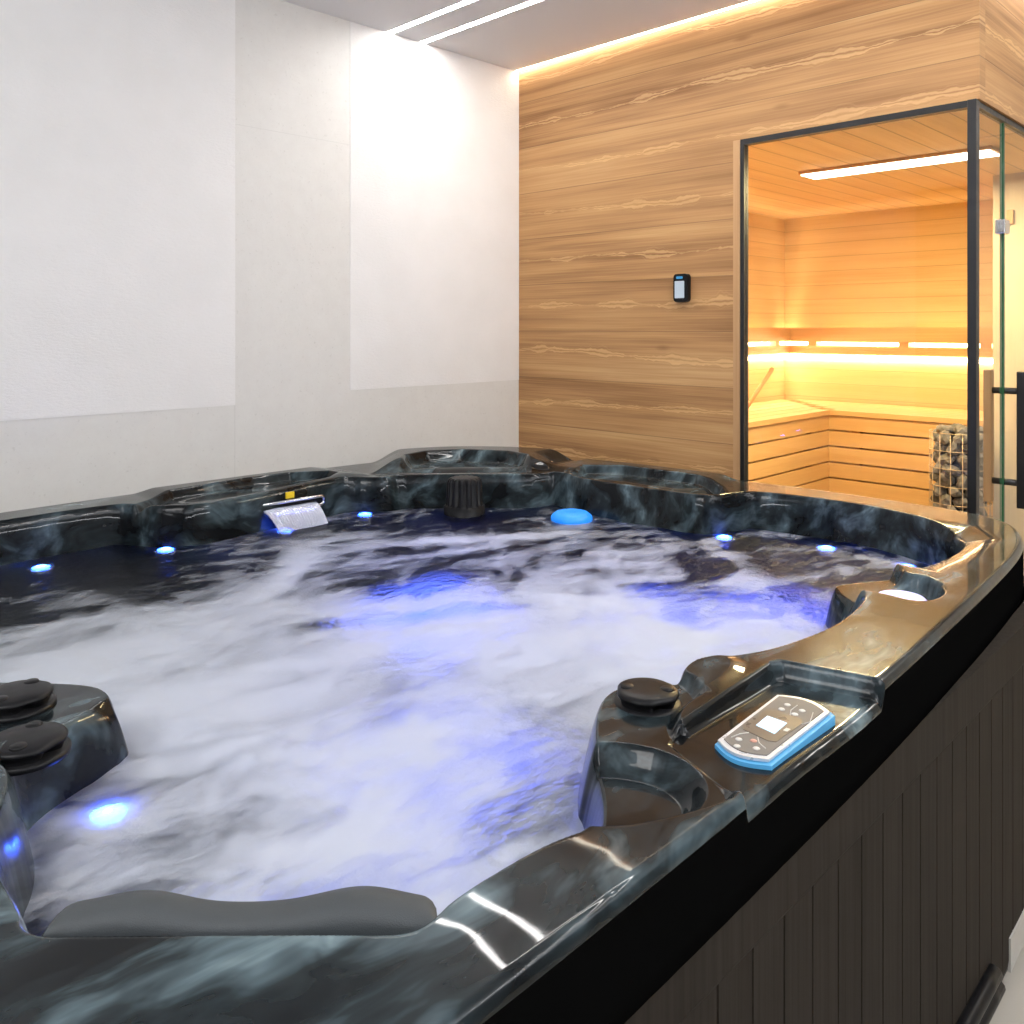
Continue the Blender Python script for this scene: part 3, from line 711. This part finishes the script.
# underwater jets with blue lamps
jl = emis('blue_lamp', (.02, .10, 1), 42)
jets = [(.762, 2.600, 1), (1.087, 2.545, .8), (1.466, 2.510, .6), (1.79, 2.52, .9), (2.370, 1.80, .9), (2.400, 1.440, 1), (2.50, 1.151, 1), (2.46, .90, .8), (.440, 1.215, .4)]
for x, y, s in jets:
    dx, dy = cx - x, cy - y; d = math.hypot(dx, dy); dx, dy = dx / d, dy / d
    j = lathe('jet_ring', [(.029, .001), (.034, .002), (.038, -.001), (.039, -.012)], (x, y, ZW - .008), M['chrome'], tub, 28)
    lathe('lamp', [(.002, .011), (.013, .009), (.022, .003), (.026, -.004)], (x, y, ZW - .008), jl, j, 24)
for x, y, p in ((1.55, 1.85, 2.2), (1.95, 1.35, 1.2), (1.1, 1.3, .9), (.75, 1.0, .5), (2.2, 1.15, 1.0)):  # soft blue light from below; the last one is added to turn the water bluer
    light('tub_floor_glow', 'AREA', (x, y, .45), p, (.10, .16, 1), .45, None, (PI, 0, 0))

box('spout_led', P0.x + .02, P1.x - .02, 2.549, 2.5555, .822, .829, emis('spout_led', (.08, .16, 1), 26), spo)

# ------------------------------------------------------------------ water
FO = [(1.53,2.53,0.3),(1.77,2.29,0.2),(1.91,2.15,0.1),(2.01,2.05,0.15),(2.15,1.91,0.3),(2.34,1.72,0.2),(2.48,1.58,0.2),(1.29,2.48,0.2),(1.43,2.35,0.5),(1.54,2.24,0.35),(1.65,2.13,0.5),(1.75,2.02,0.75),(1.86,1.91,0.6),(1.97,1.80,0.5),(2.08,1.69,0.6),(2.19,1.58,0.45),(2.30,1.47,0.3),(2.44,1.33,0.2),(0.70,2.75,0),(0.90,2.55,0),(1.10,2.35,0.15),(1.20,2.25,0.3),(1.30,2.15,0.45),(1.40,2.05,0.35),(1.50,1.95,0.3),(1.60,1.84,0.35),(1.70,1.74,0.3),(1.82,1.62,0.4),(1.90,1.54,0.45),(1.98,1.46,0.45),(2.09,1.36,0.25),(2.19,1.26,0.15),(2.29,1.16,0.15),(2.41,1.04,0.1),(2.47,0.98,0.3),(0.64,2.53,0),(0.76,2.42,0),(0.89,2.29,0.05),(1.01,2.16,0.2),(1.13,2.05,0.45),(1.20,1.98,0.7),(1.27,1.90,0.4),(1.38,1.79,0.3),(1.49,1.68,0.3),(1.61,1.57,0.35),(1.70,1.48,0.55),(1.79,1.38,0.6),(1.88,1.29,0.35),(1.98,1.20,0.2),(2.09,1.09,0.3),(2.20,0.97,0.2),(0.60,2.35,0.1),(0.68,2.26,0.15),(0.77,2.18,0.25),(0.85,2.09,0.35),(0.94,2.00,0.6),(1.03,1.92,0.75),(1.09,1.85,0.7),(1.16,1.78,0.35),(1.28,1.66,0.3),(1.42,1.52,0.32),(1.52,1.42,0.6),(1.62,1.32,0.8),(1.71,1.23,0.6),(1.80,1.14,0.35),(1.90,1.04,0.4),(1.98,0.95,0.3),(0.54,2.11,0.3),(0.63,2.02,0.5),(0.71,1.94,0.8),(0.78,1.87,0.95),(0.85,1.80,0.95),(0.94,1.71,0.9),(1.03,1.62,0.6),(1.12,1.53,0.6),(1.20,1.45,0.75),(1.31,1.34,0.85),(1.40,1.25,0.9),(1.49,1.15,0.9),(1.62,1.03,0.85),(1.71,0.94,0.8),(0.55,1.87,0.8),(0.63,1.78,0.95),(0.71,1.70,0.95),(0.80,1.61,0.9),(0.85,1.56,0.85),(0.95,1.46,0.9),(1.05,1.36,0.8),(1.19,1.22,0.8),(1.33,1.08,0.8),(1.44,0.97,0.8),(0.60,1.55,0.85),(0.66,1.49,0.9),(0.71,1.44,0.9),(0.81,1.34,0.75),(0.94,1.21,0.8),(1.06,1.09,0.75),(1.16,0.99,0.8),(0.54,1.36,0.5),(0.61,1.29,0.75),(0.72,1.18,0.8),(0.83,1.07,0.9),(0.94,0.96,0.7),(1.01,0.88,0.6),(0.45,1.24,0.45),(0.49,1.20,0.8),(0.56,1.13,0.75),(0.64,1.06,0.85),(0.74,0.96,0.9),(0.82,0.88,0.6),(0.90,0.80,0.5),(0.38,1.13,0.4),(0.44,1.07,0.8),(0.51,1.00,0.7),(0.57,0.94,0.8),(0.64,0.87,0.85),(0.70,0.80,0.55),(0.74,0.76,0.5),(0.33,1.07,0.35),(0.41,0.99,0.8),(0.53,0.87,0.8),(0.61,0.79,0.8)]
rs = np.random.RandomState(7)
def vnoise(x, y, seed):
    g = np.random.RandomState(seed).rand(256, 256); xi = np.floor(x).astype(int); yi = np.floor(y).astype(int); fx = x - xi; fy = y - yi
    fx = fx * fx * fx * (fx * (fx * 6 - 15) + 10); fy = fy * fy * fy * (fy * (fy * 6 - 15) + 10)
    G = lambda a, b: g[a % 256, b % 256]
    return (G(xi, yi) * (1 - fx) + G(xi + 1, yi) * fx) * (1 - fy) + (G(xi, yi + 1) * (1 - fx) + G(xi + 1, yi + 1) * fx) * fy
def fbm(x, y, seed, oct=4):
    s = 0; a = .5; t = 0
    for k in range(oct): s = s + a * vnoise(x * 2 ** k + 17.3 * k, y * 2 ** k + 5.1 * k, seed + k); t += a; a *= .55
    return s / t
h = .006
gx = np.arange(.15, 2.70, h); gy = np.arange(.55, 2.80, h); GX, GY = np.meshgrid(gx, gy, indexing='ij')
wx = GX + .16 * (fbm(GX * 3, GY * 3, 11) - .5); wy_ = GY + .16 * (fbm(GX * 3, GY * 3, 31) - .5)
num = np.zeros(GX.shape); den = np.zeros(GX.shape)
for x, y, d in FO:
    rr = .06 + .035 * math.hypot(x, y); wt = np.exp(-((wx - x) ** 2 + (wy_ - y) ** 2) / (rr * rr)) + 1e-9; num += wt * d; den += wt
dn = num / den
def ridge(pts, wd, amt):
    global dn
    d = np.full(GX.shape, 9.)
    for (ax, ay), (bx, by) in zip(pts[:-1], pts[1:]):
        ex, ey = bx - ax, by - ay; t = np.clip(((wx - ax) * ex + (wy_ - ay) * ey) / (ex * ex + ey * ey), 0, 1); d = np.minimum(d, np.hypot(wx - ax - t * ex, wy_ - ay - t * ey))
    dn = dn + amt * np.exp(-(d / wd) ** 2)
ridge([(.62, 1.50), (.85, 1.50), (1.12, 1.447), (1.3, 1.36)], .035, .25)
ridge([(1.30, 2.16), (1.5, 2.16), (1.78, 2.01), (1.95, 1.86)], .04, .35)
ridge([(1.02, 1.93), (1.14, 1.99), (1.27, 2.12), (1.44, 2.33)], .05, .35)
ridge([(1.56, 1.0), (1.66, 1.28), (1.5, 1.45), (1.25, 1.62), (1.0, 1.80)], .05, .3)
ridge([(2.42, 1.0), (2.2, 1.02), (2.05, 1.1)], .05, .2)
ridge([(2.32, 1.45), (2.15, 1.25), (2.0, 1.15)], .035, .3)
# streaks drawn out along the flow
ang = math.radians(-20); u_ = wx * math.cos(ang) + wy_ * math.sin(ang); v_ = -wx * math.sin(ang) + wy_ * math.cos(ang)
sA = fbm(u_ * 4, v_ * 14, 51, 4); sB = fbm(GX * 11 + 3 * sA, GY * 11, 71, 4)
ang = math.radians(40); u2 = wx * math.cos(ang) + wy_ * math.sin(ang); v2 = -wx * math.sin(ang) + wy_ * math.cos(ang)
sC = fbm(u2 * 5, v2 * 22, 91, 4)
amp = .55 + .45 * np.clip(1 - abs(dn - .42) / .45, 0, 1)
foam = np.clip(dn * 1.02 + amp * (1.1 * (sA - .5) + .5 * (sB - .5) + .6 * (sC - .5)) - .06 - .12 * np.clip((.45 - dn) / .3, 0, 1), 0, 1)
GZ = ZW + .010 * (fbm(GX * 9, GY * 9, 5, 3) - .5) + .012 * dn * (fbm(GX * 5, GY * 5, 8, 3) - .5)
si = sdist(OPENs, GX.ravel(), GY.ravel()).reshape(GX.shape)
keep = si < .012
nx_, ny_ = GX.shape; idx = np.arange(nx_ * ny_).reshape(nx_, ny_)
kq = keep[:-1, :-1] & keep[1:, :-1] & keep[1:, 1:] & keep[:-1, 1:]
q = np.stack([idx[:-1, :-1], idx[1:, :-1], idx[1:, 1:], idx[:-1, 1:]], -1)[kq]
used, inv = np.unique(q, return_inverse=True)
me = npmesh('water', np.stack([GX, GY, GZ], -1).reshape(-1, 3)[used], inv.reshape(q.shape))
at = me.attributes.new('foam', 'FLOAT', 'POINT'); at.data.foreach_set('value', foam.ravel()[used].astype(np.float32))
def mat_water():
    m = NT('foaming_water'); p = m.pos()
    a = m.n('ShaderNodeAttribute', attribute_name='foam')
    fine = m.noise(m.map(p, (14, 60, 10), (0, 0, math.radians(20))), 1, 4, .6, .6); fine2 = m.noise(p, 45, 4, .65)
    f = m.math('ADD', a.outputs['Fac'], m.math('ADD', m.math('MULTIPLY', m.math('SUBTRACT', fine, .5), .55), m.math('MULTIPLY', m.math('SUBTRACT', fine2, .5), .28)))
    fac = m.ramp(f, [(.10, 0.), (.36, .36), (.62, .72), (.95, .98)])
    # clear water
    m.set(Base_Color=(.75, .85, 1, 1), Roughness=.28, Transmission_Weight=1.0, IOR=1.2)
    b1 = m.noise(m.map(p, (14, 30, 10), (0, 0, math.radians(25))), 1, 4, .6); b2 = m.noise(p, 60, 3)
    hb = m.math('ADD', b1, m.math('MULTIPLY', b2, .6)); bn = m.n('ShaderNodeBump'); m.l(hb, bn.inputs['Height']); bn.inputs['Strength'].default_value = .8; bn.inputs['Distance'].default_value = .016
    m.l(bn.outputs[0], m.b.inputs['Normal'])
    d = m.n('ShaderNodeBsdfDiffuse'); d.inputs[0].default_value = (.64, .685, .755, 1); t = m.n('ShaderNodeBsdfTranslucent'); t.inputs[0].default_value = (.70, .74, .85, 1)
    fm = m.n('ShaderNodeMixShader'); fm.inputs[0].default_value = .35; m.l(d.outputs[0], fm.inputs[1]); m.l(t.outputs[0], fm.inputs[2])
    x = m.n('ShaderNodeMixShader'); tr = m.n('ShaderNodeBsdfTransparent'); tr.inputs[0].default_value = (.8, .9, 1, 1); wx_ = m.n('ShaderNodeMixShader'); wx_.inputs[0].default_value = .12; m.l(m.b.outputs[0], wx_.inputs[1]); m.l(tr.outputs[0], wx_.inputs[2]); m.l(fac, x.inputs[0]); m.l(wx_.outputs[0], x.inputs[1]); m.l(fm.outputs[0], x.inputs[2]); m.l(x.outputs[0], m.out.inputs[0]); return m.m
link('water', me, mat_water(), None, True, label='churning foamy water lit blue, filling the hot tub', category='water', kind='stuff')
